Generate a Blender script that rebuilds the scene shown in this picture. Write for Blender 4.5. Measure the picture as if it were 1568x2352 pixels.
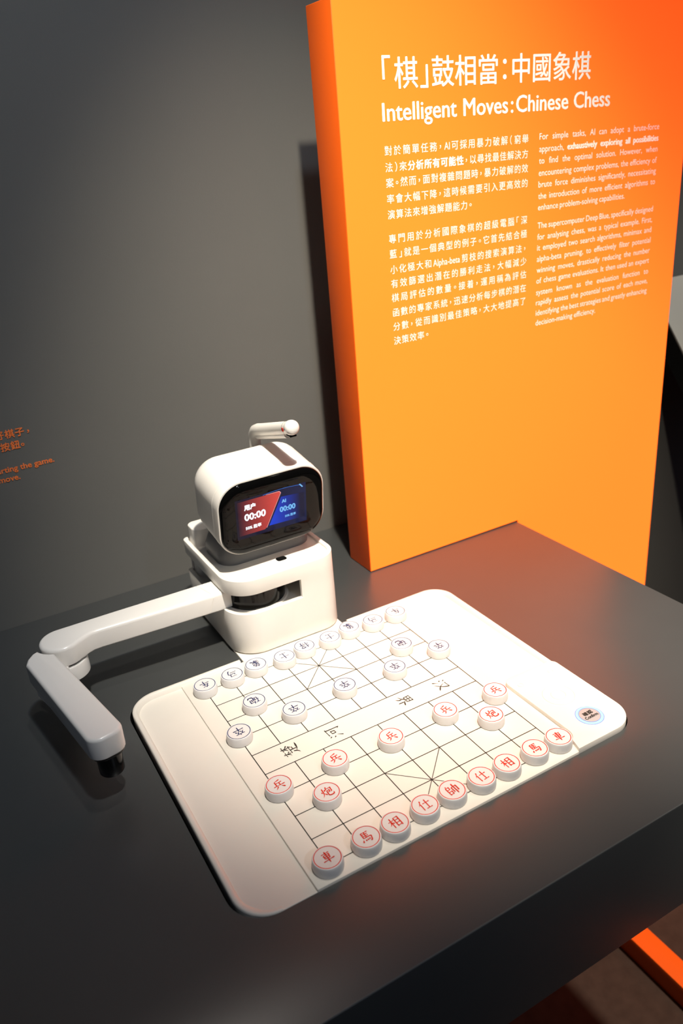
import bpy, bmesh, math, random
from mathutils import Vector, Matrix
random.seed(7)

# ----------------------------------------------------------------------------
# units: "u" = one square of the chess grid = 34 mm.  x along the ranks, y away
# from the player, z up; u-space z = 0 is the playing surface.
# ----------------------------------------------------------------------------
U = 0.034
FLOOR = -22.5          # floor level in u
TAB = -0.08            # table top level in u
def W(x, y, z): return Vector((x * U, y * U, (z - FLOOR) * U))

scene = bpy.context.scene
COL = scene.collection
for o in list(bpy.data.objects): bpy.data.objects.remove(o)

# ---------------------------------------------------------------- camera
cam_d = bpy.data.cameras.new('camera'); cam = bpy.data.objects.new('camera', cam_d)
COL.objects.link(cam); scene.camera = cam
cam_d.sensor_fit = 'VERTICAL'; cam_d.sensor_height = 36.0; cam_d.sensor_width = 24.0
cam_d.lens = 28.21; cam_d.clip_start = 0.02; cam_d.clip_end = 60
AX = (Vector((0.86561239, -0.49475293, -0.07703722)),
      Vector((0.26527485, 0.3226464, 0.90858602)),
      Vector((-0.42466981, -0.80691935, 0.41053223)))
rot = Matrix(AX).transposed()
cam.matrix_world = Matrix.Translation(W(-6.193, -14.130, 16.980)) @ rot.to_4x4()
cam_d.dof.use_dof = True; cam_d.dof.focus_distance = 0.88; cam_d.dof.aperture_fstop = 5.6

# ---------------------------------------------------------------- world
wd = bpy.data.worlds.new('gallery_ambient'); scene.world = wd; wd.use_nodes = True
bg = wd.node_tree.nodes['Background']
bg.inputs[0].default_value = (0.74, 0.90, 1.25, 1); bg.inputs[1].default_value = 0.036

# ---------------------------------------------------------------- lamps
def spot(name, pos, target, watts, angle, blend, radius, col):
    d = bpy.data.lights.new(name, 'SPOT'); d.energy = watts; d.color = col
    d.spot_size = math.radians(angle); d.spot_blend = blend; d.shadow_soft_size = radius
    o = bpy.data.objects.new(name, d); COL.objects.link(o)
    p, t = W(*pos), W(*target); o.location = p
    o.rotation_euler = (t - p).to_track_quat('-Z', 'Y').to_euler()
    return o
WARM = (1.0, 0.89, 0.73)
spot('ceiling_or_fill_spot', (2.0, -11, 54), (12.6, 11.5, 3.5), 275, 41, 1.0, 0.032, WARM)
spot('ceiling_or_fill_spot', (27, -18, 58), (21, 2, FLOOR), 260, 28, 0.8, 0.045, (1.0, 0.90, 0.78))
spot('ceiling_or_fill_spot', (6, 3, 62), (1, 6, 0), 20, 60, 1.0, 0.05, (1.0, 0.93, 0.84))
spot('ceiling_or_fill_spot', (12, -50, 48), (7, 0, 0), 27, 28, 1.0, 0.05, (0.76, 0.86, 1.0))  # cool front fill added behind the camera for the pieces' near sides
spot('ceiling_or_fill_spot', (46, -8, 58), (36, 15.6, 5), 130, 20, 0.8, 0.05, (1.0, 0.95, 0.86))
spot('ceiling_or_fill_spot', (26, -6, 58), (8.0, 4.5, 0), 46, 19, 1.0, 0.035, WARM)
spot('ceiling_or_fill_spot', (2.5, -16, 70), (-3, 18, 19), 88, 46, 1.0, 0.06, (0.74, 0.86, 1.0))

scene.view_settings.view_transform = 'Standard'; scene.view_settings.look = 'None'
scene.view_settings.gamma = 1.0; scene.view_settings.use_curve_mapping = False
scene.view_settings.exposure = 0.0

# ---------------------------------------------------------------- materials
def mat(name, col, rough=0.5, spec=0.5, noise=0.0, nscale=60, bump=0.0, bscale=900, emit=None, estr=0, coat=0.0, metal=0.0):
    m = bpy.data.materials.new(name); m.use_nodes = True
    nt = m.node_tree; b = nt.nodes['Principled BSDF']
    b.inputs['Base Color'].default_value = (*col, 1); b.inputs['Roughness'].default_value = rough
    b.inputs['Specular IOR Level'].default_value = spec; b.inputs['Metallic'].default_value = metal
    b.inputs['Coat Weight'].default_value = coat; b.inputs['Coat Roughness'].default_value = 0.05
    tc = nt.nodes.new('ShaderNodeTexCoord')
    if noise:
        n = nt.nodes.new('ShaderNodeTexNoise'); n.inputs['Scale'].default_value = nscale; n.inputs['Detail'].default_value = 5
        nt.links.new(tc.outputs['Object'], n.inputs['Vector'])
        r = nt.nodes.new('ShaderNodeMapRange'); r.inputs[3].default_value = 1 - noise; r.inputs[4].default_value = 1 + noise
        nt.links.new(n.outputs['Fac'], r.inputs[0])
        x = nt.nodes.new('ShaderNodeMix'); x.data_type = 'RGBA'; x.blend_type = 'MULTIPLY'; x.inputs[0].default_value = 1
        x.inputs[6].default_value = (*col, 1); nt.links.new(r.outputs[0], x.inputs[7])
        nt.links.new(x.outputs[2], b.inputs['Base Color'])
    if bump:
        n2 = nt.nodes.new('ShaderNodeTexNoise'); n2.inputs['Scale'].default_value = bscale; n2.inputs['Detail'].default_value = 2
        nt.links.new(tc.outputs['Object'], n2.inputs['Vector'])
        bp = nt.nodes.new('ShaderNodeBump'); bp.inputs['Strength'].default_value = bump; bp.inputs['Distance'].default_value = 0.0005
        nt.links.new(n2.outputs['Fac'], bp.inputs['Height']); nt.links.new(bp.outputs[0], b.inputs['Normal'])
    if emit:
        b.inputs['Emission Color'].default_value = (*emit, 1); b.inputs['Emission Strength'].default_value = estr
    return m

M = {
 'wall':   mat('grey_wall_paint', (0.128, 0.127, 0.119), 0.75, 0.3, 0.05, 8, 0.15, 700),
 'table':  mat('dark_grey_laminate', (0.047, 0.050, 0.050), 0.34, 1.0, 0.04, 30, 0.08, 1500),
 'gap':    mat('black_recess', (0.004, 0.004, 0.004), 0.8, 0.1, 0.05),
 'orange': mat('orange_paint', (0.9, 0.125, 0.006), 0.5, 0.3, 0.02, 10),
 'oletter': mat('orange_vinyl', (0.95, 0.23, 0.06), 0.6, 0.2, 0.02),
 'white':  mat('white_gloss_plastic', (0.80, 0.78, 0.75), 0.22, 0.5, 0.015, 40),
 'matte':  mat('white_satin_plastic', (0.80, 0.77, 0.72), 0.38, 0.5, 0.015, 40, 0.05, 2500),
 'board':  mat('cream_board_plastic', (0.78, 0.73, 0.66), 0.42, 0.4, 0.02, 40, 0.05, 2500),
 'piece':  mat('piece_white_plastic', (0.78, 0.77, 0.77), 0.42, 0.4, 0.02, 60),
 'face':   mat('piece_face_plastic', (0.72, 0.69, 0.68), 0.65, 0.2, 0.02, 60),
 'cap':    mat('button_cap_plastic', (0.42, 0.38, 0.38), 0.5, 0.3, 0.02, 60),
 'red':    mat('red_ink', (0.62, 0.03, 0.012), 0.7, 0.15, 0.04, 300),
 'navy':   mat('navy_ink', (0.02, 0.03, 0.11), 0.5, 0.3, 0.04, 300),
 'line':   mat('dark_line_ink', (0.035, 0.035, 0.03), 0.6, 0.3, 0.05, 300),
 'black':  mat('black_gloss_plastic', (0.004, 0.004, 0.004), 0.12, 0.28, 0.05),
 'rubber': mat('black_matte_plastic', (0.006, 0.006, 0.006), 0.35, 0.4, 0.05),
 'glass':  mat('black_glass', (0.002, 0.002, 0.002), 0.03, 0.15, 0.05),
 'shadegrey': mat('shaded_neck_plastic', (0.2, 0.2, 0.205), 0.4, 0.4, 0.02),  # shade under the head is put into the neck's grey
 'carpet': mat('brown_carpet', (0.055, 0.035, 0.026), 0.95, 0.1, 0.35, 45, 0.6, 400),
 'desk':   mat('light_grey_laminate', (0.36, 0.35, 0.32), 0.45, 0.4, 0.03, 30),
 'deskside': mat('black_laminate', (0.006, 0.006, 0.006), 0.5, 0.3, 0.05),
}
def emit_mat(name, col, strength):
    return mat(name, (0.004, 0.004, 0.004), 0.08, 0.12, 0.02, emit=col, estr=strength)
def screen_mat(name, c0, c1, axis, lo, hi, strength):
    """lit display area with its own picture gradient (object x or z, metres)"""
    m = emit_mat(name, c0, strength); nt = m.node_tree; b = nt.nodes['Principled BSDF']
    tc = nt.nodes.new('ShaderNodeTexCoord'); sp = nt.nodes.new('ShaderNodeSeparateXYZ')
    nt.links.new(tc.outputs['Object'], sp.inputs[0])
    r = nt.nodes.new('ShaderNodeMapRange'); r.inputs[1].default_value = lo; r.inputs[2].default_value = hi
    nt.links.new(sp.outputs[axis], r.inputs[0])
    x = nt.nodes.new('ShaderNodeMix'); x.data_type = 'RGBA'
    x.inputs[6].default_value = (*c0, 1); x.inputs[7].default_value = (*c1, 1)
    nt.links.new(r.outputs[0], x.inputs[0]); nt.links.new(x.outputs[2], b.inputs['Emission Color'])
    return m
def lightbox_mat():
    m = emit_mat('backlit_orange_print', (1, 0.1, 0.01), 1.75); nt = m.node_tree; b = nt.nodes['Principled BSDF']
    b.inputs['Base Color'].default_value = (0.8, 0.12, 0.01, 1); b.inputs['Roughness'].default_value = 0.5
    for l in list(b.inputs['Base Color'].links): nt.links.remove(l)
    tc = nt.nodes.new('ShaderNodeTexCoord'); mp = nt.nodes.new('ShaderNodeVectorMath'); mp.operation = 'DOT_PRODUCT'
    mp.inputs[1].default_value = (0.035, 0, 0.055)          # front colour blends from amber below to vermilion at the top corner
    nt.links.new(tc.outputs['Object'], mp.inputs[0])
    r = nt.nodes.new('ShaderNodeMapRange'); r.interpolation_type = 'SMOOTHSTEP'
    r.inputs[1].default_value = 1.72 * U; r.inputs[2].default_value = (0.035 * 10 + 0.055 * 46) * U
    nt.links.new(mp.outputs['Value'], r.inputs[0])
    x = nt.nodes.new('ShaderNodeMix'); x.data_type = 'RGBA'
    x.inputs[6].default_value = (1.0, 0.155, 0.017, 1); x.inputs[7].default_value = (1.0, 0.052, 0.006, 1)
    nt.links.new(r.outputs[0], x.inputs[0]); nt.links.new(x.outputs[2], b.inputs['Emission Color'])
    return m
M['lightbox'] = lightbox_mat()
M['letter'] = mat('backlit_white_lettering', (0.9, 0.88, 0.85), 0.6, 0.2, 0.02, emit=(1.0, 0.94, 0.86), estr=0.42)
M['scr_bg'] = screen_mat('display_dark_blue', (0.006, 0.004, 0.018), (0.002, 0.008, 0.05), 0, -1.4 * U, 1.2 * U, 1.0)
M['scr_red'] = screen_mat('display_red', (0.03, 0.006, 0.018), (0.72, 0.07, 0.055), 0, -1.4 * U, 0.25 * U, 1.0)
M['scr_blue'] = screen_mat('display_blue', (0.005, 0.05, 0.66), (0.001, 0.004, 0.03), 0, -0.2 * U, 1.05 * U, 1.0)
M['scr_txt'] = emit_mat('display_white', (0.85, 0.95, 1.0), 1.6)
M['scr_txt2'] = emit_mat('display_pale_blue', (0.2, 0.55, 1.0), 0.9)
M['scr_edge'] = emit_mat('display_pink_edge', (0.9, 0.4, 0.42), 0.9)
M['scr_glow'] = emit_mat('display_blue_line', (0.05, 0.22, 0.8), 0.8)
M['ring'] = emit_mat('blue_white_led', (0.56, 0.80, 1.0), 1.3)
M['ring2'] = emit_mat('blue_led_edge', (0.40, 0.50, 1.0), 1.0)

# ---------------------------------------------------------------- helpers
def empty(name, loc):
    o = bpy.data.objects.new(name, None); COL.objects.link(o); o.location = loc; o.empty_display_size = 0.02
    return o
def tag(o, label=None, cat=None, group=None, kind=None):
    if label: o['label'] = label
    if cat: o['category'] = cat
    if group: o['group'] = group
    if kind: o['kind'] = kind
    return o
def finish(name, me, m, parent=None, label=None, sharp=40):
    me.materials.append(M[m] if isinstance(m, str) else m)
    for p in me.polygons: p.use_smooth = True
    me.set_sharp_from_angle(angle=math.radians(sharp))
    o = bpy.data.objects.new(name, me); COL.objects.link(o)
    if parent: o.parent = parent
    if label: o['label'] = label
    return o
def from_bm(name, bm, m, parent=None, label=None, sharp=40, flip=True):
    if flip: bmesh.ops.recalc_face_normals(bm, faces=bm.faces)
    me = bpy.data.meshes.new(name); bm.to_mesh(me); bm.free()
    return finish(name, me, m, parent, label, sharp)
def arc(cx, cy, r, a0, a1, n):
    return [(cx + r * math.cos(math.radians(a0 + (a1 - a0) * k / n)), cy + r * math.sin(math.radians(a0 + (a1 - a0) * k / n))) for k in range(n + 1)]
def rrect(x0, x1, y0, y1, r, n=8):
    """rounded rectangle, counter-clockwise; r = one radius or (BL, BR, TR, TL)"""
    if not isinstance(r, (tuple, list)): r = (r,) * 4
    r = [max(q, 0.004) for q in r]
    return (arc(x0 + r[0], y0 + r[0], r[0], 180, 270, n) + arc(x1 - r[1], y0 + r[1], r[1], 270, 360, n) +
            arc(x1 - r[2], y1 - r[2], r[2], 0, 90, n) + arc(x0 + r[3], y1 - r[3], r[3], 90, 180, n))
def loft(bm, loops, cap0=True, cap1=True, o=(0, 0, 0), s=U):
    """loops: lists of 3D points (u), same length; o = origin in u"""
    rings = [[bm.verts.new(((x - o[0]) * s, (y - o[1]) * s, (z - o[2]) * s)) for x, y, z in L] for L in loops]
    n = len(rings[0])
    for a, b in zip(rings, rings[1:]):
        for i in range(n):
            bm.faces.new((a[i], a[(i + 1) % n], b[(i + 1) % n], b[i]))
    if cap0: bm.faces.new(rings[0][::-1])
    if cap1: bm.faces.new(rings[-1])
    return rings
def rbox_loops(x0, x1, y0, y1, r, z0, z1, b0=0.0, b1=0.0, seg=4, n=8):
    """rounded-rectangle prism with rounded bottom (b0) and top (b1) edges"""
    L = []
    def ring(d, z):
        rr = [q - d for q in (r if isinstance(r, (tuple, list)) else (r,) * 4)]
        return [(x, y, z) for x, y in rrect(x0 + d, x1 - d, y0 + d, y1 - d, rr, n)]
    if b0:
        for k in range(seg): t = math.pi / 2 * k / seg; L.append(ring(b0 * (1 - math.sin(t)), z0 + b0 * (1 - math.cos(t))))
        L.append(ring(0, z0 + b0))
    else: L.append(ring(0, z0))
    if b1:
        for k in range(seg + 1): t = math.pi / 2 * k / seg; L.append(ring(b1 * (1 - math.cos(t)), z1 - b1 + b1 * math.sin(t)))
    else: L.append(ring(0, z1))
    return L
def rbox(name, m, parent, o, *a, label=None, **k):
    bm = bmesh.new(); loft(bm, rbox_loops(*a, **k), o=o); return from_bm(name, bm, m, parent, label)
def inset(pts, d):
    """move a closed counter-clockwise outline inwards by d"""
    n = len(pts); out = []
    for i in range(n):
        p0, p1, p2 = Vector(pts[i - 1]), Vector(pts[i]), Vector(pts[(i + 1) % n])
        a, b = (p1 - p0).normalized(), (p2 - p1).normalized()
        na, nb = Vector((-a.y, a.x)), Vector((-b.y, b.x)); m = na + nb
        m = m / max(0.55, m.length_squared / 2)
        out.append(tuple(p1 + m * d))
    return out
def poly_prism(name, m, parent, o, pts, z0, z1, bev=0.0, seg=3, ang=50, label=None):
    area = sum(pts[i - 1][0] * pts[i][1] - pts[i][0] * pts[i - 1][1] for i in range(len(pts)))
    if area < 0: pts = pts[::-1]
    bm = bmesh.new(); L = []
    if bev:
        for k in range(seg + 1):
            t = math.pi / 2 * k / seg; L.append([(x, y, z0 + bev * 0.5 * (1 - math.sin(t))) for x, y in inset(pts, bev * 0.5 * (1 - math.cos(t)))])
        L = L[::-1]
        for k in range(seg + 1):
            t = math.pi / 2 * k / seg; L.append([(x, y, z1 - bev * (1 - math.sin(t))) for x, y in inset(pts, bev * (1 - math.cos(t)))])
    else: L = [[(x, y, z0) for x, y in pts], [(x, y, z1) for x, y in pts]]
    loft(bm, L, o=o)
    return from_bm(name, bm, m, parent, label)
def cyl(name, m, parent, o, cx, cy, prof, n=40, label=None, cap0=True, cap1=True):
    """lathe about a vertical axis: prof = [(radius, z)...]"""
    bm = bmesh.new()
    loft(bm, [[(cx + r * math.cos(2 * math.pi * k / n), cy + r * math.sin(2 * math.pi * k / n), z) for k in range(n)] for r, z in prof], cap0, cap1, o)
    return from_bm(name, bm, m, parent, label)
def box(name, m, parent, o, x0, x1, y0, y1, z0, z1, bev=0.0, label=None):
    return poly_prism(name, m, parent, o, [(x0, y0), (x1, y0), (x1, y1), (x0, y1)], z0, z1, bev, 2, label=label)
def sweep(name, m, parent, o, path, rad, n=20, label=None, squash=1.0):
    """round tube along 3D path points; rad = number or list"""
    P = [Vector(q) for q in path]; bm = bmesh.new(); loops = []
    up = Vector((1, 0, 0))
    for i, q in enumerate(P):
        t = (P[min(i + 1, len(P) - 1)] - P[max(i - 1, 0)]).normalized()
        a = (up - t * up.dot(t)).normalized(); b = t.cross(a)
        r = rad[i] if isinstance(rad, (list, tuple)) else rad
        loops.append([tuple(q + a * (r * math.cos(2 * math.pi * k / n)) + b * (r * squash * math.sin(2 * math.pi * k / n))) for k in range(n)])
    loft(bm, loops, o=o); return from_bm(name, bm, m, parent, label)

# ---- lettering -------------------------------------------------------------
_gc = {}
def glyph(s):
    """outline of a string at size 1: (verts, faces, x0, x1)"""
    if s not in _gc:
        c = bpy.data.curves.new('lettering_tmp', 'FONT'); c.body = s; c.size = 1; c.resolution_u = 3
        o = bpy.data.objects.new('lettering_tmp', c); COL.objects.link(o)
        me = bpy.data.meshes.new_from_object(o.evaluated_get(bpy.context.evaluated_depsgraph_get()))
        v = [(p.co.x, p.co.y) for p in me.vertices]; f = [tuple(p.vertices) for p in me.polygons]
        bpy.data.objects.remove(o); bpy.data.curves.remove(c); bpy.data.meshes.remove(me)
        xs = [p[0] for p in v] or [0, 0]
        _gc[s] = (v, f, min(xs), max(xs))
    return _gc[s]
class Ink:
    """flat lettering collected in (a, b) plane coordinates (u)"""
    def __init__(self): self.v = []; self.f = []; self.l = []; self.k = 0
    def put(self, s, a, b, sx, sy, bold=0.0, left=True):
        v, f, x0, x1 = glyph(s); off = x0 if left else 0
        for d in ((0, 0),) if not bold else ((-bold, 0), (bold, 0), (0, bold), (0, -bold)):
            n = len(self.v)
            self.v += [(a + (x - off) * sx + d[0], b + y * sy + d[1]) for x, y in v]
            self.l += [0.003 * self.k] * len(v); self.k += 1
            self.f += [tuple(i + n for i in q) for q in f]
        self.k = 0
        return (x1 - off) * sx
    def poly(self, pts):
        n = len(self.v); self.v += list(pts); self.l += [0.0] * len(pts); self.f.append(tuple(range(n, n + len(pts))))
    def xform(self, ang, cx=0, cy=0):
        c, s = math.cos(ang), math.sin(ang)
        self.v = [(cx + x * c - y * s, cy + x * s + y * c) for x, y in self.v]
        return self
    def mesh(self, name, fn, o=(0, 0, 0)):
        me = bpy.data.meshes.new(name)
        vs = []
        u0 = Vector(fn(0, 0)); nrm = (Vector(fn(1, 0)) - u0).cross(Vector(fn(0, 1)) - u0).normalized()   # out of the printed surface
        for (a, b), l in zip(self.v, self.l):
            x, y, z = Vector(fn(a, b)) + nrm * l; vs.append(((x - o[0]) * U, (y - o[1]) * U, (z - o[2]) * U))
        me.from_pydata(vs, [], self.f); me.update(); return me
    def build(self, name, m, parent, fn, o=(0, 0, 0), label=None):
        return finish(name, self.mesh(name, fn, o), m, parent, label)

# ---- brush-written characters of the board and the pieces --------------------
BRUSH = {
 '車': 'h 22,83 78,86|v 30,71 33,40|z 30,70 70,73 66,40|h 33,56 67,58|h 34,41 67,42|h 10,24 92,29|v 50,98 50,2',
 '馬': 'v 27,90 28,40|h 28,88 76,91|h 29,73 68,75|h 29,57 68,59|v 49,90 49,42|c 28,41 79,45 82,34 74,8 64,11|d 22,30 13,8|d 36,28 40,14|d 49,29 54,16|d 61,31 67,19',
 '相': 'h 8,66 46,70|v 28,96 28,2|p 27,64 20,45 6,28|d 31,56 43,42|v 54,86 55,6|z 54,84 86,87 86,5|h 56,62 84,64|h 56,38 84,40|h 56,13 84,14',
 '仕': 'p 32,95 24,75 6,50|v 23,66 23,2|h 38,62 94,67|v 66,94 66,10|h 44,10 90,13',
 '帥': 'p 24,97 21,90 14,82|v 14,82 14,6|z 14,80 38,82 37,58|h 15,58 37,59|z 15,38 40,40 39,12|h 15,14 39,15|v 54,68 55,20|g 54,67 92,71 91,24 82,30|v 72,97 72,0',
 '炮': 'd 12,66 17,50|p 42,74 39,64 34,56|p 27,93 25,50 18,25 4,8|d 27,42 42,20|p 58,95 52,76 40,58|g 52,74 88,78 85,42 75,36|z 52,56 72,58 70,40|h 53,40 70,41|c 52,56 51,16 62,6 88,8 93,26',
 '砲': 'h 6,82 44,86|p 27,83 18,56 4,36|v 18,48 19,16|z 18,46 40,49 38,18|h 19,20 38,21|p 58,95 52,76 40,58|g 52,74 88,78 85,42 75,36|z 52,56 72,58 70,40|h 53,40 70,41|c 52,56 51,16 62,6 88,8 93,26',
 '兵': 'p 72,94 48,87 30,84|v 30,84 30,38|h 32,64 80,68|v 58,66 58,40|h 6,36 95,40|p 36,30 26,16 12,4|d 62,28 84,6',
 '车': 'h 24,82 74,86|z 46,97 34,70 22,52 72,58|h 8,32 92,37|v 54,74 54,0',
 '马': 'z 20,86 72,90 66,56|c 32,72 30,52 80,57 80,28 72,4 60,10|h 8,26 62,31',
 '象': 'p 38,98 28,82 14,70|z 34,86 64,90 52,74|v 26,72 28,52|z 26,71 76,75 72,54|v 50,72 48,54|h 28,54 72,56|p 46,54 34,44 10,34|c 40,46 56,30 57,10 50,2 40,8|p 50,36 34,25 10,16|p 55,26 36,11 12,0|p 80,47 72,40 60,34|n 58,36 72,20 95,8',
 '士': 'h 8,60 93,66|v 50,97 50,10|h 20,10 82,13',
 '将': 'd 10,76 19,62|t 6,28 26,44|v 27,95 27,2|p 58,96 50,80 36,66|p 52,86 88,88 72,64 44,50|d 54,73 62,62|h 36,38 95,42|g 72,56 72,4 62,12|d 48,29 57,18',
 '卒': 'd 47,99 54,88|h 14,82 88,86|p 34,80 26,62 14,52|d 34,67 44,54|p 66,82 60,64 48,50|d 66,67 84,50|h 6,32 95,37|v 50,53 50,0',
 '楚': 'h 8,82 44,85|v 27,97 27,52|p 26,78 18,64 6,56|d 30,72 42,60|h 54,84 94,88|v 73,98 73,54|p 72,80 62,66 50,58|n 75,78 82,66 96,56|z 22,46 82,50 72,38|v 50,46 50,10|h 52,30 72,32|p 32,34 24,14 6,2|n 26,18 50,6 96,2',
 '河': 'd 14,88 25,76|d 8,62 19,52|t 8,8 28,40|h 34,82 96,87|v 44,62 45,36|z 44,60 66,62 64,38|h 45,38 64,39|g 84,84 84,4 72,14',
 '汉': 'd 14,88 25,76|d 8,62 19,52|t 8,8 28,40|h 40,78 88,82|p 88,82 70,40 32,4|n 46,64 64,32 97,6',
 '界': 'v 26,92 28,52|z 26,90 74,93 72,54|h 28,72 72,74|v 50,92 50,54|h 28,54 72,55|p 46,54 32,38 6,24|n 54,52 68,38 97,26|p 38,34 34,16 20,2|v 64,36 64,0',
}
PROFILE = {   # width along the stroke
 'h': ((0, .75), (.12, .85), (.3, .62), (.7, .62), (.9, 1.05), (1, .55)), 'v': ((0, .6), (.08, 1.15), (.25, .92), (.8, .9), (.93, 1.0), (1, .35)),
 'p': ((0, .6), (.1, 1.15), (.4, .9), (.75, .6), (1, .12)), 'n': ((0, .25), (.3, .6), (.75, 1.35), (.85, 1.3), (1, .15)),
 'd': ((0, .2), (.5, 1.0), (.85, 1.35), (1, .7)), 't': ((0, 1.2), (.3, .95), (1, .1)), 'c': ((0, .7), (.15, .85), (.6, 1.0), (.85, 1.05), (1, .15))}
def wid(prof, t):
    for (a, x), (b, y) in zip(prof, prof[1:]):
        if t <= b: return x + (y - x) * (t - a) / (b - a)
    return prof[-1][1]
def curve_pts(P, n=10):
    if len(P) == 2: return [P[0].lerp(P[1], k / n) for k in range(n + 1)]
    Q = [P[0] * 2 - P[1]] + P + [P[-1] * 2 - P[-2]]; out = []
    for i in range(1, len(Q) - 2):
        a, b, c, d = Q[i - 1:i + 3]
        for k in range(6):
            t = k / 6
            out.append(0.5 * ((2 * b) + (c - a) * t + (2 * a - 5 * b + 4 * c - d) * t * t + (3 * b - a - 3 * c + d) * t ** 3))
    return out + [P[-1]]
def brush(ink, ch, size, weight=8.6):
    layer = 0
    def strip(pts, prof, w):
        nonlocal layer
        n = len(pts) - 1; base = len(ink.v); k = size / 100
        for i, q in enumerate(pts):
            t = (pts[min(i + 1, n)] - pts[max(i - 1, 0)]).normalized(); nn = Vector((-t.y, t.x)) * wid(prof, i / n) * w / 2
            for s_ in (1, -1): r = q + nn * s_; ink.v.append(((r.x - 50) * k, (r.y - 50) * k)); ink.l.append(0.0012 * layer)
        ink.f += [(base + 2 * i, base + 2 * i + 1, base + 2 * i + 3, base + 2 * i + 2) for i in range(n)]
        layer += 1
    for st in BRUSH[ch].split('|'):
        ty, *ps = st.split(); P = [Vector(tuple(map(float, q.split(',')))) for q in ps]
        if ty in 'zg':
            for i in range(len(P) - 1):
                a, b = P[i], P[i + 1]; d = (b - a).normalized()
                last = i == len(P) - 2
                flat = abs(d.x) > abs(d.y)
                pr = ((0, 1.1), (.5, .75), (1, .12)) if (ty == 'g' and last) else (((0, .8), (.2, .62), (.75, .68), (1, 1.0)) if flat else ((0, 1.1), (.3, .92), (1, .85)))
                strip(curve_pts([a - d * (2 if i else 0), b + d * (0 if last else 2)], 8), pr, weight)
        else: strip(curve_pts(P), PROFILE[ty], weight)
    return ink
# ============================================================================
# SETTING
# ============================================================================
YW = 18.08
def struct(name, bm_fn, m):
    o = bm_fn; tag(o, kind='structure'); return o
FO = (0, 0, FLOOR)
floor = struct('floor', box('floor', 'carpet', None, FO, -60, 70, -70, YW + 6, FLOOR - 2, FLOOR), None)
wall = struct('wall_back', box('wall_back', 'wall', None, FO, -60, 70, YW, YW + 6, FLOOR, 75), None)

# orange instruction lettering printed on the wall (runs in from beyond the frame)
def on_wall(a, b): return (a, YW - 0.012, b)
for txt, right, base, sz, kx, bd in (('好棋子，', -2.59, 7.86, 0.36, 0.16, 0.008), ('」按鈕。', -2.92, 7.38, 0.36, 0.10, 0.008)):
    ink = Ink(); a = right
    em = sz * 1.06
    n = len(txt)
    for i, ch in enumerate(txt):
        if ch in '，。': ink.put(ch, right - 0.1, base + 0.09, sz, sz, bd)
        else: ink.put(ch, right - kx - em * (n - 1 - i), base + 0.03, sz, sz, bd)
    ink.build('wall_text', 'oletter', wall, on_wall, FO)
for txt, right, base, sx, sy in (('starting the game.', -1.97, 6.54, 0.335, 0.315), ('move.', -3.36, 6.17, 0.335, 0.315)):
    g = glyph(txt); wdt = (g[3] - g[2]) * sx
    ink = Ink(); ink.put(txt, right - wdt, base, sx, sy, 0.008); ink.build('wall_text', 'oletter', wall, on_wall, FO)

# ============================================================================
# TABLE  (deep dark slab with a cut-out that the board sits in)
# ============================================================================
TX0, TX1, TY0, TZ0 = -24.0, 17.6, -3.56, -4.35
BX0, BX1, BY0, BY1 = -2.60, 10.82, -0.53, 9.99
table = tag(empty('exhibit_table', W(-3, 7, FLOOR)), 'long dark grey exhibit table with a thick slab edge against the wall', 'table')
TO = (-3, 7, FLOOR)
def table_top():
    bm = bmesh.new()
    outer = [(TX0, TY0), (TX1, TY0), (TX1, YW - 0.01), (TX0, YW - 0.01)]
    hole = rrect(BX0 - 0.11, BX1 + 0.10, BY0 - 0.015, BY1 + 0.03, (1.05, 0.95, 0.95, 1.05), 10)
    P = lambda x, y, z: ((x - TO[0]) * U, (y - TO[1]) * U, (z - TO[2]) * U)
    b = 0.05
    ins = [(TX0, TY0 + b), (TX1 - b, TY0 + b), (TX1 - b, YW - 0.01), (TX0, YW - 0.01)]
    ov = [bm.verts.new(P(x, y, TAB)) for x, y in ins]
    hv = [bm.verts.new(P(x, y, TAB)) for x, y in hole]
    es = [bm.edges.new((L[i], L[(i + 1) % len(L)])) for L in (ov, hv) for i in range(len(L))]
    bmesh.ops.triangle_fill(bm, use_beauty=True, use_dissolve=False, edges=es)
    m1 = [bm.verts.new(P(x, y, TAB - 0.02)) for x, y in [(TX0, TY0 + 0.015), (TX1 - 0.015, TY0 + 0.015), (TX1 - 0.015, YW - 0.01), (TX0, YW - 0.01)]]
    m2 = [bm.verts.new(P(x, y, TAB - b)) for x, y in outer]
    lo = [bm.verts.new(P(x, y, TZ0)) for x, y in outer]
    for A, B in ((ov, m1), (m1, m2), (m2, lo)):
        for i in range(4): bm.faces.new((A[i], A[(i + 1) % 4], B[(i + 1) % 4], B[i]))
    bm.faces.new(lo[::-1])
    hb = [bm.verts.new(P(x, y, TAB - 0.5)) for x, y in hole]; n = len(hv)
    black = [bm.faces.new((hv[i], hv[(i + 1) % n], hb[(i + 1) % n], hb[i])) for i in range(n)] + [bm.faces.new(hb)]
    for f in black: f.material_index = 1
    o = from_bm('table_slab', bm, 'table', table, sharp=30); o.data.materials.append(M['gap'])
    return o
table_top()
box('support_panel', 'table', table, TO, -22, 8.5, 14.5, 17.5, FLOOR, TZ0, 0.05)

# ============================================================================
# ORANGE PANEL
# ============================================================================
PX0, PX1, PY0, PY1, PZ1 = 9.25, 27.18, 12.95, 14.72, 21.62
panel = tag(empty('display_panel', W(18.2, 13.8, FLOOR)), 'tall bright orange free-standing panel with white Chinese and English text', 'panel')
PO = (18.2, 13.8, FLOOR)
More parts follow.
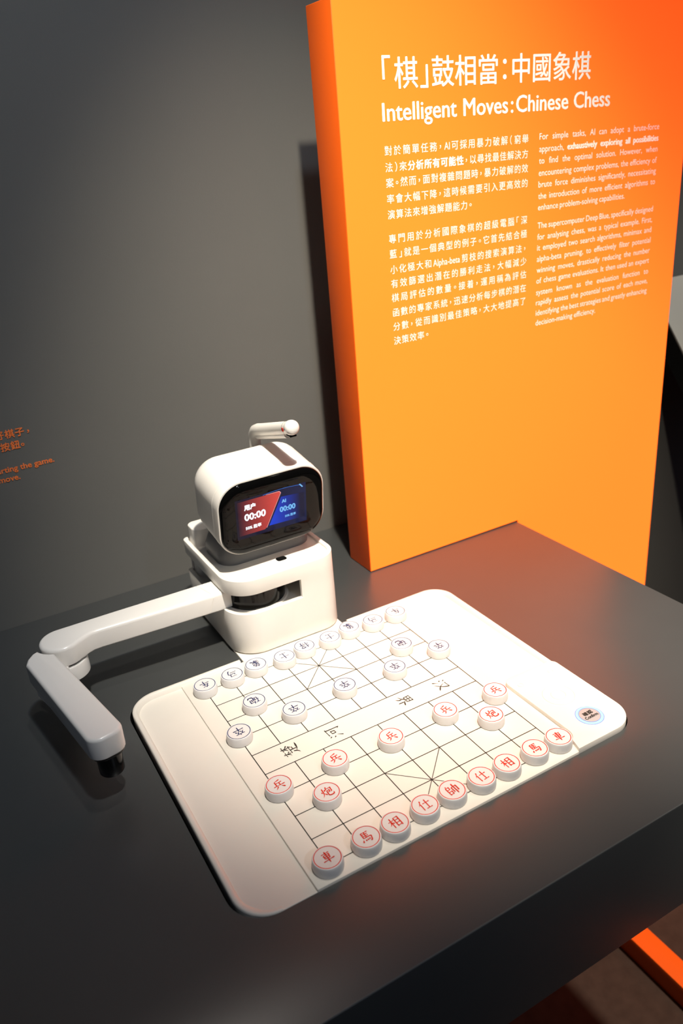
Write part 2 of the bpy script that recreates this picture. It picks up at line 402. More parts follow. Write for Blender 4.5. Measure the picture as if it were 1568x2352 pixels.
# the panel stands on the floor beyond the table's end and rests on the table top before it
bm = bmesh.new()
prof = [(PX0, TAB + 0.02), (TX1 + 0.02, TAB + 0.02), (TX1 + 0.02, FLOOR), (PX1, FLOOR), (PX1, PZ1), (PX0, PZ1)]
loft(bm, [[(x, PY0, z) for x, z in prof], [(x, PY1, z) for x, z in prof]], o=PO)
bmesh.ops.recalc_face_normals(bm, faces=bm.faces)
bmesh.ops.bevel(bm, geom=[e for e in bm.edges], offset=0.035 * U, segments=2, profile=0.5, affect='EDGES')
from_bm('panel_body', bm, 'orange', panel)
# back-lit printed front
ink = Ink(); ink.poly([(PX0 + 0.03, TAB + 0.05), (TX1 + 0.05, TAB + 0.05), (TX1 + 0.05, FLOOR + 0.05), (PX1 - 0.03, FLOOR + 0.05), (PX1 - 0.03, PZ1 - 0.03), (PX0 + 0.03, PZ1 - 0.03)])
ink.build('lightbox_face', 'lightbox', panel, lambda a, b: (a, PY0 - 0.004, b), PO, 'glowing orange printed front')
def on_panel(a, b): return (a, PY0 - 0.010, b)
# Chinese heading
ink = Ink(); x = 11.07
for ch in '「棋」鼓相當：中國象棋':
    g = glyph(ch); gw = (g[3] - g[2]) * 1.06
    if ch in '「」：':
        ink.put(ch, x + (0.55 - gw) / 2 if ch == '：' else x + 0.08, 18.89 + (0.06 if ch == '：' else 0), 1.06, 1.06 if ch == '：' else 1.14, 0.007); x += 0.56
    else:
        ink.put(ch, x, 18.89, 1.06, 1.08, 0.007, left=False); x += 1.06
k = (21.18 - 11.07) / (x - 11.07)
ink.v = [(11.07 + (a - 11.07) * k, b) for a, b in ink.v]
ink.build('chinese_heading', 'letter', panel, on_panel, PO, 'large white Chinese heading')
# English heading
ink = Ink(); x = 11.07; sy = 0.58 / 0.682
for wd_, gap in (('Intelligent', 0.26), ('Moves', 0.13), (':', 0.13), ('Chinese', 0.26), ('Chess', 0)):
    x += ink.put(wd_, x, 17.78, sy * 0.78, sy, 0.009) + gap
k = (22.32 - 11.07) / (x - 11.07)
ink.v = [(11.07 + (a - 11.07) * k, b) for a, b in ink.v]
ink.build('english_heading', 'letter', panel, on_panel, PO, 'white English heading')
# Chinese body column; [] marks bold
ZH = ['對於簡單任務，AI可採用暴力破解（窮舉', '法）來[分析所有可能性]，以尋找最佳解決方', '案。然而，面對複雜問題時，暴力破解的效',
      '率會大幅下降，這時候需要引入更高效的', '演算法來增強解題能力。', '專門用於分析國際象棋的超級電腦「深', '藍」就是一個典型的例子。它首先結合極',
      '小化極大和Alpha-beta剪枝的搜索演算法，', '有效篩選出潛在的勝利走法，大幅減少', '棋局評估的數量。接着，運用稱為評估', '函數的專家系統，迅速分析每步棋的潛在',
      '分數，從而識別最佳策略，大大地提高了', '決策效率。']
ZB = [16.64, 16.08, 15.55, 14.99, 14.44, 13.57, 13.02, 12.44, 11.91, 11.37, 10.80, 10.25, 9.69]
for t, base in zip(ZH, ZB):
    toks = []; bold = False; i = 0
    while i < len(t):
        ch = t[i]
        if ch == '[': bold = True
        elif ch == ']': bold = False
        elif ord(ch) < 128:
            j = i
            while j < len(t) and ord(t[j]) < 128 and t[j] != '[': j += 1
            toks.append((t[i:j], bold)); i = j - 1
        else: toks.append((ch, bold))
        i += 1
    S = 0.352; ink = Ink(); ws = []
    for s, b in toks:
        if ord(s[0]) < 128: g = glyph(s); ws.append((g[3] - g[2]) * S * 0.86 + 0.03)
        elif s in '，。（）「」': ws.append(S * 0.62)
        else: ws.append(S)
    last = t in (ZH[4], ZH[12])
    gap = 0.028 if last else (6.87 - sum(ws)) / (len(ws) - 1)
    x = 11.06
    for (s, b), w_ in zip(toks, ws):
        bd = 0.008 if b else 0.0
        if ord(s[0]) < 128: ink.put(s, x + 0.01, base + 0.03, S * 0.86, S * 1.05, bd)
        elif s in '，。': ink.put(s, x + 0.06, base + 0.12, S, S, bd)
        elif s in '（）「」':
            g = glyph(s); ink.put(s, x + (w_ - (g[3] - g[2]) * S) / 2, base + 0.03, S, S, bd)
        else: ink.put(s, x, base + 0.03, S, S, bd, left=False)
        x += w_ + gap
    ink.build('chinese_text_line', 'letter', panel, on_panel, PO)
EN = ['For simple tasks, AI can adopt a brute-force', 'approach, *exhaustively *exploring *all *possibilities', 'to find the optimal solution. However, when',
      'encountering complex problems, the efficiency of', 'brute force diminishes significantly, necessitating', 'the introduction of more efficient algorithms to',
      'enhance problem-solving capabilities.', 'The supercomputer Deep Blue, specifically designed', 'for analysing chess, was a typical example. First,',
      'it employed two search algorithms, minimax and', 'alpha-beta pruning, to effectively filter potential', 'winning moves, drastically reducing the number',
      'of chess game evaluations. It then used an expert', 'system known as the evaluation function to', 'rapidly assess the potential score of each move,',
      'identifying the best strategies and greatly enhancing', 'decision-making efficiency.']
EB = [16.71, 16.25, 15.81, 15.35, 14.91, 14.46, 14.02, 13.30, 12.84, 12.40, 11.94, 11.48, 11.03, 10.54, 10.10, 9.65, 9.22]
SY = 0.235 / 0.682
ref = sum(glyph(w_)[3] - glyph(w_)[2] for w_ in EN[15].split())
SX = (6.92 - 6 * 0.085) / ref
for t, base in zip(EN, EB):
    ws = [(w_.strip('*'), w_[0] == '*') for w_ in t.split()]; ink = Ink()
    tot = sum((glyph(w_)[3] - glyph(w_)[2]) * SX for w_, b in ws)
    gap = 0.10 if t.endswith('capabilities.') or t.endswith('efficiency.') else (6.92 - tot) / (len(ws) - 1)
    kx = 1.0
    if gap < 0.095: kx = (6.92 - 0.095 * (len(ws) - 1)) / tot; gap = 0.095
    x = 18.50
    for w_, b in ws: x += ink.put(w_, x, base + 0.01, SX * kx, SY, 0.007 if b else 0.0) + gap
    ink.build('english_text_line', 'letter', panel, on_panel, PO)

# ============================================================================
# orange floor rail and the neighbouring sloped desk
# ============================================================================
rail = poly_prism('floor_rail', 'orange', None, (19.1, -4, FLOOR), [(18.5, -30), (19.68, -30), (19.68, 12.9), (18.5, 12.9)], FLOOR, FLOOR + 1.3, 0.04, 2)
rail.location = W(19.1, -4, FLOOR)
tag(rail, 'low orange rail lying on the brown carpet beside the table', 'rail')
desk = tag(empty('sloped_desk', W(40, 16, FLOOR)), 'sloped light grey desk top with black side behind the orange panel', 'desk')
DO = (40, 16, FLOOR)
def desk_prism(name, m, yz, x0, x1):
    bm = bmesh.new(); loft(bm, [[(x0, y, z) for y, z in yz], [(x1, y, z) for y, z in yz]], o=DO); return from_bm(name, bm, m, desk)
sl = 1.277
def dz(y): return 8.84 - sl * (YW - y)
desk_prism('desk_top', 'desk', [(YW - 0.02, dz(YW)), (12.6, dz(12.6)), (12.6, dz(12.6) - 0.15), (YW - 0.02, dz(YW) - 0.15)], 31.5, 52)
desk_prism('desk_body', 'deskside', [(YW - 0.02, dz(YW) - 0.15), (12.65, dz(12.65) - 0.15), (12.65, dz(12.65) - 2.0), (YW - 0.02, dz(YW) - 2.1)], 31.52, 52)

# ============================================================================
# CHESS BOARD
# ============================================================================
BO = (4, 4.5, TAB - 0.4)
board = tag(empty('chess_board', W(*BO)), 'cream electronic Chinese chess board with side trays and a lit confirm button', 'chess board')
# base plate
rbox('base_plate', 'board', board, BO, BX0, BX1, BY0, BY1, (1.0, 0.9, 0.9, 1.0), TAB - 0.4, -0.075, b1=0.03, n=12)
# raised rim along the left, back and right edges (rounded ridge swept on the outline)
def rim(part):
    path = rrect(BX0, BX1, BY0, BY1, (1.0, 0.9, 0.9, 1.0), 12)
    path = path[18:39] + [(6.3, BY1)] if part else [(1.7, BY1)] + path[39:] + path[:13]     # broken where the robot stands
    bm = bmesh.new(); P = [Vector((x, y, 0)) for x, y in path]; loops = []
    n = len(P)
    for i, q in enumerate(P):
        t = (P[min(i + 1, n - 1)] - P[max(i - 1, 0)]).normalized(); nin = Vector((-t.y, t.x, 0))
        s = max(0.0, min(1.0, (q.y - BY0) / 1.5)); s = s * s * (3 - 2 * s)
        h = -0.045 + 0.155 * s
        sec = [(0.0, -0.12), (0.0, h - 0.03), (0.03, h), (0.11, h), (0.15, h - 0.02), (0.20, min(h - 0.03, -0.045)), (0.25, -0.12)]
        loops.append([(q.x + nin.x * a, q.y + nin.y * a, -0.01 + b) for a, b in sec])
    loft(bm, loops, o=BO); return from_bm('rim', bm, 'board', board, sharp=60)
rim(0); rim(1)
rbox('playing_surface', 'board', board, BO, -0.63, 8.62, BY0 - 0.006, BY1 - 0.10, 0.02, TAB - 0.1, 0.0, b1=0.018, seg=2)
# tongue under the robot
rbox('robot_tongue', 'board', board, BO, 1.84, 6.14, BY1 - 0.3, 15.2, 0.05, TAB + 0.002, -0.02, b1=0.02, seg=2)
# control pad with the button
pad = poly_prism('control_pad', 'board', board, BO,
    [(8.30, BY0 - 0.011), (9.3, BY0 - 0.011)] + arc(BX1 - 0.894, BY0 + 0.889, 0.90, 270, 360, 12) + [(BX1 + 0.006, 3.0)] +
    arc(BX1 - 0.254, 3.05, 0.26, 0, 90, 6) + arc(8.92, 3.05, 0.30, 90, 180, 6) + [(8.63, 0.25)] + arc(8.23, 0.23, 0.40, 0, -62, 6), TAB - 0.1, 0.13, 0.03, 2)
cyl('button_cap', 'cap', board, BO, 9.65, 0.38, [(0.34, 0.10), (0.34, 0.145), (0.32, 0.152)], 40, 'pale confirm button')
bm = bmesh.new(); nseg = 48
loft(bm, [[(9.65 + r * math.cos(2 * math.pi * k / nseg), 0.38 + r * math.sin(2 * math.pi * k / nseg), z) for k in range(nseg)] for r, z in ((0.43, 0.12), (0.43, 0.145), (0.415, 0.15), (0.36, 0.15), (0.345, 0.145), (0.345, 0.12))], False, False, BO)
from_bm('button_light_ring', bm, M['ring'], board, 'glowing blue white ring')
for ra, rb_ in ((0.43, 0.452), (0.330, 0.346)):
    bm = bmesh.new(); loft(bm, [[(9.65 + r * math.cos(2 * math.pi * k / nseg), 0.38 + r * math.sin(2 * math.pi * k / nseg), 0.1535 if rb_ < 0.4 else 0.135) for k in range(nseg)] for r in (rb_, ra)], False, False, BO)
    from_bm('button_glow_edge', bm, M['ring2'], board)
ink = Ink(); ink.put('確', -0.18, 0.03, 0.18, 0.17, 0.006, left=False); ink.put('認', 0.01, 0.03, 0.18, 0.17, 0.006, left=False)
g = glyph('Confirm'); ink.put('Confirm', -0.25, -0.14, 0.5 / (g[3] - g[2]), 0.17, 0.004)
ink.build('button_lettering', 'line', board, lambda a, b: (9.65 + a, 0.38 + b, 0.156), BO)
def emboss(cx, cy, r, wdt=0.02):
    bm = bmesh.new(); n = 36
    loft(bm, [[(cx + q * math.cos(2 * math.pi * k / n), cy + q * math.sin(2 * math.pi * k / n), z) for k in range(n)] for q, z in ((r + wdt, 0.125), (r + wdt * .3, 0.146), (r - wdt * .3, 0.146), (r - wdt, 0.125))], False, False, BO)
    from_bm('embossed_ring', bm, 'board', board)
emboss(9.6, 1.70, 0.52); emboss(9.6, 1.70, 0.24); emboss(10.28, 2.80, 0.09, 0.015); emboss(8.95, 2.8, 0.09, 0.015)
# grid lines
def seg(ink, x0, y0, x1, y1, w_=0.031):
    d = Vector((x1 - x0, y1 - y0)); d.normalize(); n = Vector((-d.y, d.x)) * w_ / 2
    ink.poly([(x0 - n.x, y0 - n.y), (x1 - n.x, y1 - n.y), (x1 + n.x, y1 + n.y), (x0 + n.x, y0 + n.y)])
on_board = lambda a, b: (a, b, 0.004)
for j in range(10):
    ink = Ink(); seg(ink, -0.013, j, 8.013, j); ink.build('grid_line', 'line', board, on_board, BO)
for i in range(9):
    ink = Ink()
    if i in (0, 8): seg(ink, i, 0, i, 9)
    else: seg(ink, i, 0, i, 4); seg(ink, i, 5, i, 9)
    ink.build('grid_line', 'line', board, on_board, BO)
for (a, b, c, d) in ((3, 0, 5, 2), (5, 0, 3, 2), (3, 7, 5, 9), (5, 7, 3, 9)):
    ink = Ink(); seg(ink, a, b, c, d, 0.023); ink.build('palace_line', 'line', board, lambda x, y: (x, y, 0.006), BO)
for ch, cx, cy, ang in (('楚', 1.10, 4.54, 90), ('河', 2.64, 4.48, 90), ('界', 5.42, 4.54, -90), ('汉', 6.92, 4.51, -90)):
    ink = brush(Ink(), ch, 0.56, 6.4); ink.xform(math.radians(ang), cx, cy)
    ink.build('river_character', 'line', board, lambda x, y: (x, y, 0.004), BO)

# ============================================================================
# CHESS PIECES
# ============================================================================
PR, PH = 0.42, 0.34
def piece_body():
    bm = bmesh.new(); n = 48
    prof = [(0.385, 0.0), (0.415, 0.02), (0.425, 0.08), (0.425, 0.16), (0.418, 0.26), (0.408, 0.315), (0.40, 0.333), (0.39, PH), (0.378, PH), (0.372, PH - 0.006)]
    loft(bm, [[(r * math.cos(2 * math.pi * k / n), r * math.sin(2 * math.pi * k / n), z) for k in range(n)] for r, z in prof], True, False)
    bmesh.ops.recalc_face_normals(bm, faces=bm.faces); me = bpy.data.meshes.new('piece_body'); bm.to_mesh(me); bm.free()
    me.materials.append(M['piece'])
    for p in me.polygons: p.use_smooth = True
    me.set_sharp_from_angle(angle=math.radians(40)); return me
def disc_mesh(name, r0, r1, z, m):
    bm = bmesh.new(); n = 48
    if r0 == 0:
        bm.faces.new([bm.verts.new((r1 * math.cos(2 * math.pi * k / n) * U, r1 * math.sin(2 * math.pi * k / n) * U, z * U)) for k in range(n)])
    else:
        loft(bm, [[(r * math.cos(2 * math.pi * k / n), r * math.sin(2 * math.pi * k / n), z) for k in range(n)] for r in (r1, r0)], False, False)
    me = bpy.data.meshes.new(name); bm.to_mesh(me); bm.free(); me.materials.append(M[m]); return me
ME_BODY = piece_body(); ME_FACE = disc_mesh('piece_face', 0, 0.3735, PH - 0.006, 'face')
ME_RING = {'red': disc_mesh('ring_red', 0.350, 0.374, PH - 0.003, 'red'), 'navy': disc_mesh('ring_navy', 0.350, 0.374, PH - 0.003, 'navy')}
ME_CH = {}
def char_mesh(ch, ink_name):
    if ch not in ME_CH:
        ink = brush(Ink(), ch, 0.405)
        me = ink.mesh('character', lambda a, b: (a, b, PH - 0.002)); me.materials.append(M[ink_name]); ME_CH[ch] = me
    return ME_CH[ch]
def piece(ch, ink_name, x, y, rot, label, group):
    r = empty('chess_piece', W(x, y, 0.001)); tag(r, label, 'chess piece', group)
    r.rotation_euler[2] = math.radians(rot)
    for nm, me in (('body', ME_BODY), ('face', ME_FACE), ('rim_line', ME_RING[ink_name]), ('character', char_mesh(ch, ink_name))):
        o = bpy.data.objects.new(nm, me); COL.objects.link(o); o.parent = r
RED = [('車', -0.05, -0.05, 3, 'at the board corner nearest the gripper side'), ('馬', 1.14, -0.03, -2, 'standing between the corner 車 on the gripper side and 相'),
       ('相', 2.05, -0.04, 2, 'standing between 馬 and 仕 on the gripper side'), ('仕', 3.08, 0.03, 0, 'beside the 帥 on the gripper side'),
       ('帥', 4.04, 0.06, 3, 'the only 帥, in the middle of the front row'), ('仕', 5.05, 0.02, 2, 'beside the 帥 on the confirm button side'),
       ('相', 6.0, 0.03, 2, 'standing between 馬 and 仕 on the confirm button side'), ('馬', 7.08, 0.05, -4, 'next to the corner 車 by the confirm button'),
       ('車', 8.0, 0.03, -8, 'at the board corner by the confirm button pad'),
       ('炮', 1.06, 2.0, 0, 'standing alone in the third row on the gripper side'), ('炮', 7.03, 2.0, 5, 'standing alone in the third row on the confirm button side'),
       ('兵', 0.04, 3.06, 3, 'on the board edge line by the empty tray'), ('兵', 1.94, 3.09, 2, 'just behind the 炮 on the gripper side, below 河'),
       ('兵', 3.86, 2.95, 2, 'on the middle file facing the 帥'), ('兵', 5.99, 3.02, 6, 'near the 界 character of the river'), ('兵', 7.93, 2.9, -4, 'on the board edge line by the control pad')]
for ch, x, y, r, w_ in RED: piece(ch, 'red', x, y, r, 'red %s piece %s' % (ch, w_), 'red chess pieces')
BLK = [('车', -0.01, 8.95, 2, 'at the board corner below the robot forearm'), ('马', 1.03, 8.96, 0, 'next to the corner 车 on the forearm side'),
       ('象', 1.98, 9.02, -2, 'between 马 and 士 on the forearm side'), ('士', 3.05, 8.86, 2, 'beside the 将 on the forearm side'),
       ('将', 3.96, 9.02, 0, 'the only 将, in the middle of the row below the robot'), ('士', 5.02, 8.98, -2, 'beside the 将 on the orange panel side'),
       ('象', 5.96, 9.14, 3, 'between 士 and 马 on the orange panel side'), ('马', 6.95, 9.01, 0, 'next to the corner 车 on the orange panel side'),
       ('车', 8.0, 9.02, 2, 'at the far board corner nearest the orange panel'),
       ('砲', 1.06, 7.1, 4, 'standing alone on the forearm side'), ('砲', 6.95, 7.01, 0, 'standing alone on the orange panel side'),
       ('卒', 0.0, 5.92, 3, 'on the board edge line by the empty tray'), ('卒', 1.98, 5.93, 0, 'beyond the river from 河, near the 砲'),
       ('卒', 4.0, 6.08, 4, 'on the middle file facing the 将'), ('卒', 5.97, 5.96, 2, 'beyond the river from 界'), ('卒', 7.95, 6.08, -2, 'on the board edge line by the side tray')]
for ch, x, y, r, w_ in BLK: piece(ch, 'navy', x, y, 180 + r, 'navy blue %s piece %s' % (ch, w_), 'navy blue chess pieces')

# ============================================================================
# ROBOT
# ============================================================================
RX, RY = 4.0, 12.5
RO = (RX, RY, 0.0)
robot = tag(empty('chess_robot', W(*RO)), 'white chess playing robot with a screen head and folded arm behind the board', 'robot')
AX0, AX1, AY0, AY1 = 1.76, 6.24, 9.96, 15.05
Z_LO, Z_HI, Z_TOP = 1.74, 2.52, 3.12
def base_shell():
    """wall of the base with the wrap-around slot, given thickness by a solidify modifier"""
    R_ = (1.10, 0.85, 0.4, 0.22)
    pts = arc(AX0 + R_[0], AY0 + R_[0], R_[0], 180, 270, 14) + [(4.54, AY0)] + arc(AX1 - R_[1], AY0 + R_[1], R_[1], 270, 360, 12) + \
          arc(AX1 - R_[2], AY1 - R_[2], R_[2], 0, 90, 6) + arc(AX0 + R_[3], AY1 - R_[3], R_[3], 90, 180, 6) + [(AX0, 14.6)]
    n = len(pts); i_end = 15                        # vertex of the slot's right end
    zs = [0.03, 0.10, Z_LO, Z_HI, Z_TOP]
    bm = bmesh.new()
    rings = [[bm.verts.new(((x - RO[0] + (0.03 * (RO[0] - x) / 2.2 if k == 0 else 0)) * U, (y - RO[1]) * U, z * U)) for x, y in pts] for k, z in enumerate(zs)]
    for k in range(4):
        for i in range(n):
            if k == 2 and (i < i_end or i >= n - 8): continue
            bm.faces.new((rings[k][i], rings[k][(i + 1) % n], rings[k + 1][(i + 1) % n], rings[k + 1][i]))
    o = from_bm('base_housing', bm, 'matte', robot, sharp=45, flip=False)
    s = o.modifiers.new('wall_thickness', 'SOLIDIFY'); s.thickness = 0.17 * U; s.offset = -1; s.use_even_offset = True
    b = o.modifiers.new('edge_round', 'BEVEL'); b.width = 0.035 * U; b.segments = 2; b.limit_method = 'ANGLE'; b.angle_limit = math.radians(55)
    return o
base_shell()
rbox('lower_deck', 'matte', robot, RO, AX0 + 0.12, AX1 - 0.12, AY0 + 0.12, AY1 - 0.12, (1.0, 0.75, 0.3, 0.25), 0.06, 1.62)
cyl('drum_seat', 'matte', robot, RO, 3.2, 11.45, [(1.30, 1.58), (1.30, 1.66), (1.27, 1.69)], 56)
cyl('shoulder_drum', 'black', robot, RO, 3.2, 11.45, [(1.19, 1.60), (1.19, 2.60)], 64, 'black rotating shoulder drum')
rbox('upper_deck', 'matte', robot, RO, AX0 + 0.12, AX1 - 0.12, AY0 + 0.12, AY1 - 0.12, (1.0, 0.75, 0.3, 0.25), 2.56, 3.02)
bm = bmesh.new(); pl_ = rrect(3.55, 3.98, 10.53, 10.75, 0.105, 6)
pl_ = [(4.31 + x, 11.05 + y) for x, y in rrect(-0.20, 0.20, -0.16, 0.16, 0.11, 6)]
loft(bm, [[(x, y, 2.99) for x, y in pl_], [(x, y, 3.03) for x, y in pl_]], o=RO); from_bm('sensor_window', bm, 'black', robot, 'small black oval sensor window')
# rear column and neck
rbox('rear_column', 'matte', robot, RO, 1.98, 6.02, 13.95, 14.95, (0.35, 0.35, 0.3, 0.3), 0.1, 3.78, b1=0.05)
bm = bmesh.new()
loft(bm, [[(x, y, 3.0) for x, y in rrect(2.20, 5.98, 11.62, 14.0, 0.65, 8)], [(x, y, 3.35) for x, y in rrect(2.20, 5.98, 11.62, 14.0, 0.65, 8)],
          [(x, y, 3.75) for x, y in rrect(2.38, 5.80, 11.80, 13.9, 0.55, 8)], [(x, y, 4.05) for x, y in rrect(2.7, 5.5, 12.0, 13.6, 0.5, 8)]], o=RO)
from_bm('neck', bm, 'shadegrey', robot)

# ---- head (local frame: origin at the centre of the face, tilted forward) ---
HC = (4.07, 10.70, 5.22); TILT = math.radians(8.7)
def head_part(o):
    return o
HW, HH, HD = 2.13, 1.53, 2.75
def xz_ring(hw, hh, r, y, n=10): return [(x, y, z) for x, z in rrect(-hw, hw, -hh, hh, r, n)]
bm = bmesh.new(); L = []
L.append(xz_ring(HW - 0.075, HH - 0.075, 0.92, 0.03)); L.append(xz_ring(HW - 0.02, HH - 0.02, 0.97, 0.045)); L.append(xz_ring(HW, HH, 0.99, 0.10))
L.append(xz_ring(HW, HH, 0.99, 0.50)); 
L.append(xz_ring(HW, HH, 0.99, HD - 0.75))
for k in range(1, 7):
    t = math.pi / 2 * k / 6; d = 0.62 * (1 - math.cos(t)); L.append(xz_ring(HW - d, HH - d, 0.99 - d * 0.9, HD - 0.75 + 0.75 * math.sin(t)))
loft(bm, L, True, True)
head = from_bm('head', bm, 'matte', robot, 'white rounded head with black glass face')
head.location = ((HC[0] - RO[0]) * U, (HC[1] - RO[1]) * U, (HC[2] - RO[2]) * U); head.rotation_euler = (TILT, 0, 0)
# seam of the front bezel
bm = bmesh.new(); loft(bm, [xz_ring(HW + 0.004, HH + 0.004, 0.994, 0.47), xz_ring(HW + 0.012, HH + 0.012, 1.0, 0.485), xz_ring(HW + 0.004, HH + 0.004, 0.994, 0.50)], False, False)
from_bm('bezel_seam', bm, 'matte', head)
# convex glass
bm = bmesh.new(); L = []
gw, gh, gr = HW - 0.07, HH - 0.07, 0.92
for d, y in ((0, 0.04), (0.0, 0.0), (0.03, -0.05), (0.10, -0.09), (0.25, -0.115), (0.5, -0.125)):
    L.append(xz_ring(gw - d, gh - d, max(gr - d, 0.3), y, 12))
loft(bm, L, True, True)
from_bm('glass_face', bm, 'glass', head, 'glossy black glass face')
def on_face(y): return lambda a, b: (a, y, b)
ink = Ink(); ink.poly([(-1.5, -0.74), (1.30, -0.74), (1.30, 0.90), (-1.5, 0.90)]); ink.build('screen', 'scr_bg', head, on_face(-0.127))
ink = Ink(); ink.poly([(-1.42, -0.60), (-0.42, -0.60), (-0.34, -0.54), (0.27, 0.74), (0.22, 0.81), (-1.42, 0.81)]); ink.build('screen_red_field', 'scr_red', head, on_face(-0.130))
ink = Ink()
ink.poly([(-0.34, -0.54), (-0.33, -0.56), (0.295, 0.75), (0.27, 0.74)]); ink.poly([(0.27, 0.74), (0.295, 0.75), (0.23, 0.83), (0.22, 0.805)]); ink.poly([(-0.3, 0.83), (-0.3, 0.815), (0.22, 0.805), (0.23, 0.83)])
ink.build('screen_edge_line', 'scr_edge', head, on_face(-0.132))
ink = Ink(); ink.poly([(-0.24, -0.50), (1.22, -0.54), (1.22, 0.50), (0.29, 0.57)]); ink.build('screen_blue_field', 'scr_blue', head, on_face(-0.130))
def face_text(txt, x0, x1, z0, z1, m, bold):
    v, f, a, b = glyph(txt); ys = [p[1] for p in v]; lo, hi = min(ys), max(ys)
    ink = Ink(); sx = (x1 - x0) / (b - a); sz = (z1 - z0) / (hi - lo); ink.put(txt, x0, z0 - lo * sz, sx, sz, bold); ink.build('screen_text', m, head, on_face(-0.134))
face_text('用户', -1.16, -0.74, 0.42, 0.64, 'scr_txt', 0.012); face_text('00:00', -1.17, -0.36, -0.01, 0.26, 'scr_txt', 0.013)
face_text('50% 胜率', -1.16, -0.55, -0.40, -0.25, 'scr_txt', 0.004); face_text('AI', 0.31, 0.47, 0.31, 0.44, 'scr_txt2', 0.010)
face_text('00:00', 0.22, 0.84, -0.06, 0.15, 'scr_txt2', 0.012); face_text('50% 胜率', 0.41, 0.85, -0.34, -0.23, 'scr_txt2', 0.004)
ink = Ink()
for k in range(12):
    a0, a1 = -0.42 + 1.5 * k / 12, -0.42 + 1.5 * (k + 1) / 12
    h = lambda q: 0.88 + 0.06 * math.sin(math.pi * (q + 0.42) / 1.56)
    ink.poly([(a0, h(a0) - 0.035), (a1, h(a1) - 0.035), (a1, h(a1) - 0.05), (a0, h(a0) - 0.05)])
ink.build('screen_glow_line', 'scr_glow', head, on_face(-0.131))
ink = Ink(); ink.poly([(1.02, 0.88), (1.07, 0.89), (1.19, 0.75), (1.14, 0.73)]); ink.build('screen_glow_line', M['scr_txt2'], head, on_face(-0.132))
# ---- overhead camera stalk ---------------------------------------------------
TXc = 4.93
path = [(TXc, 14.0, 3.6), (TXc, 13.9, 5.4), (TXc, 13.80, 6.6), (TXc, 13.77, 6.95), (TXc, 13.68, 7.2), (TXc, 13.50, 7.38), (TXc, 13.22, 7.49), (TXc, 12.9, 7.57), (TXc, 11.5, 7.96), (TXc, 10.6, 8.21), (TXc, 10.25, 8.31)]
stalk = sweep('camera_stalk', 'matte', robot, RO, path, 0.24, 24)
path2 = [(TXc, 13.3, 7.22)] + [(x, y, z - 0.24) for x, y, z in path[7:10]]
sweep('cable_channel', 'matte', stalk, RO, path2, 0.135, 16)
e = Vector((TXc, 10.25, 8.31)); d = (e - Vector((TXc, 11.5, 7.96))).normalized()
capp = [tuple(e + d * t) for t in (-0.05, 0.0, 0.08, 0.16, 0.22, 0.26, 0.275)]
sweep('stalk_end_cap', 'white', stalk, RO, capp, [0.25, 0.272, 0.272, 0.255, 0.20, 0.11, 0.02], 28)
sweep('stalk_seam', 'rubber', stalk, RO, [tuple(e + d * t) for t in (-0.29, -0.275)], 0.243, 24)
bm = bmesh.new(); q = e + d * -0.24
loft(bm, [[(TXc - 0.255 , q.y - 0.05 + dy, q.z + dz_) for dy, dz_ in ((-.05, -.06), (.05, -.06), (.05, .06), (-.05, .06))], [(TXc - 0.235, q.y - 0.05 + dy, q.z + dz_) for dy, dz_ in ((-.05, -.06), (.05, -.06), (.05, .06), (-.05, .06))]], o=RO)
from_bm('red_mark', bm, 'red', stalk, 'small red mark')
box('camera_lens', 'black', stalk, RO, TXc - 0.13, TXc + 0.13, 10.12, 10.42, 7.99, 8.09, 0.04)

# ---- arm ----------------------------------------------------------------------
EC = (-4.0, 11.48)
arm_pts = [(2.25, 12.12), (2.25, 11.0), (1.6, 10.98), (-0.6, 11.09), (-2.75, 11.22), (-3.0, 11.21), (-3.2, 11.13), (-3.38, 11.0)]
arm_pts += arc(EC[0], EC[1], 0.73, -48, -268, 22)
arm_pts += [(-2.0, 12.2), (0.5, 12.15)]
upper = poly_prism('upper_arm', 'white', robot, RO, arm_pts[::-1], 1.73, 2.47, 0.13, 5, 50)
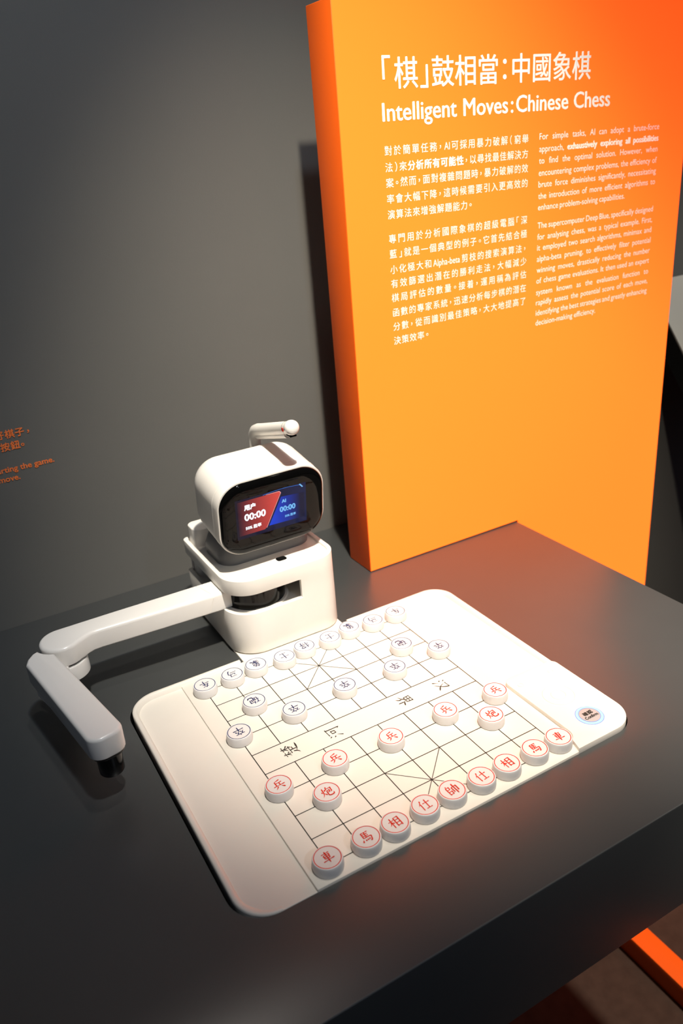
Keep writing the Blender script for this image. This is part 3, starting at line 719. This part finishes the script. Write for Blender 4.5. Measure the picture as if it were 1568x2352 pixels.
# collar line near the shoulder
bm = bmesh.new()
sec = lambda x, y0, y1: [(x, y0, 1.80), (x + 0.22, y0 - 0.006, 2.36), (x + 0.2, y0 + 0.10, 2.475), (x - 0.02, y1 - 0.12, 2.476), (x - 0.02, y1, 2.36)]
A = sec(1.20, 10.99, 12.13); B = sec(1.235, 10.99, 12.13)
va = [bm.verts.new(((p[0] - RO[0]) * U, (p[1] - RO[1]) * U, p[2] * U)) for p in A]; vb = [bm.verts.new(((p[0] - RO[0]) * U, (p[1] - RO[1]) * U, p[2] * U)) for p in B]
for i in range(4): bm.faces.new((va[i], vb[i], vb[i + 1], va[i + 1]))
from_bm('arm_seam', bm, 'matte', upper)
# forearm: straight bar whose end is hollowed round the elbow
LT, LB = Vector((-5.32, 10.55)), Vector((-4.56, 5.95)); RT, RB = Vector((-4.31, 10.7)), Vector((-3.50, 5.75))
ax = ((LB - LT).normalized() + (RB - RT).normalized()).normalized()
tipL, tipR = LB + ax * 0.1, RB + ax * 0.1
fore = [tuple(RT), tuple(RB)]
c1 = RB + ax * 0.02
nx = Vector((-ax.y, ax.x)); nx = nx if nx.x > 0 else -nx
tip_c = (LB + RB) / 2 + ax * 0.0
hw = (RB - LB).length / 2
tip = []
for sgn in (1, -1):
    for k in range(7):
        t = math.pi / 2 * (k if sgn == 1 else 6 - k) / 6
        tip.append(tuple(tip_c + nx * sgn * (hw - 0.40 + 0.40 * math.cos(t)) + ax * (0.10 + 0.38 * math.sin(t))))
horn = arc(EC[0], EC[1], 0.86, 198, 246, 4)
fore = tip + [tuple(LT), (-5.22, 10.86), (-5.02, 11.12)] + horn
forearm = poly_prism('forearm', 'white', robot, RO, fore[::-1], 1.70, 2.45, 0.11, 5, 50)
cyl('elbow_disc', 'white', forearm, RO, EC[0], EC[1] - 0.05, [(0.70, 1.08), (0.74, 1.12), (0.74, 1.60), (0.72, 1.65)], 48)
poly_prism('elbow_yoke', 'white', forearm, RO, [(-5.2, 10.6), (-4.9, 9.3), (-4.2, 9.3), (-4.0, 10.9), (-4.6, 11.2)], 1.10, 1.75, 0.06, 3)
cyl('elbow_pin', 'rubber', forearm, RO, EC[0], EC[1], [(0.60, 1.6), (0.60, 1.76)], 32)
GC = (-3.98, 6.03)
poly_prism('gripper_flange', 'rubber', robot, RO, [(-4.0 + (x + 4.02) * 0.9, 6.05 + (y - 6.05) * 0.9) for x, y in [tuple(RB)] + tip + [tuple(LB)]][::-1], 1.60, 1.72, 0.03, 2)
cyl('gripper', 'black', robot, RO, GC[0], GC[1], [(0.345, 0.74), (0.37, 0.78), (0.375, 1.15), (0.40, 1.62)], 40, 'black suction gripper')
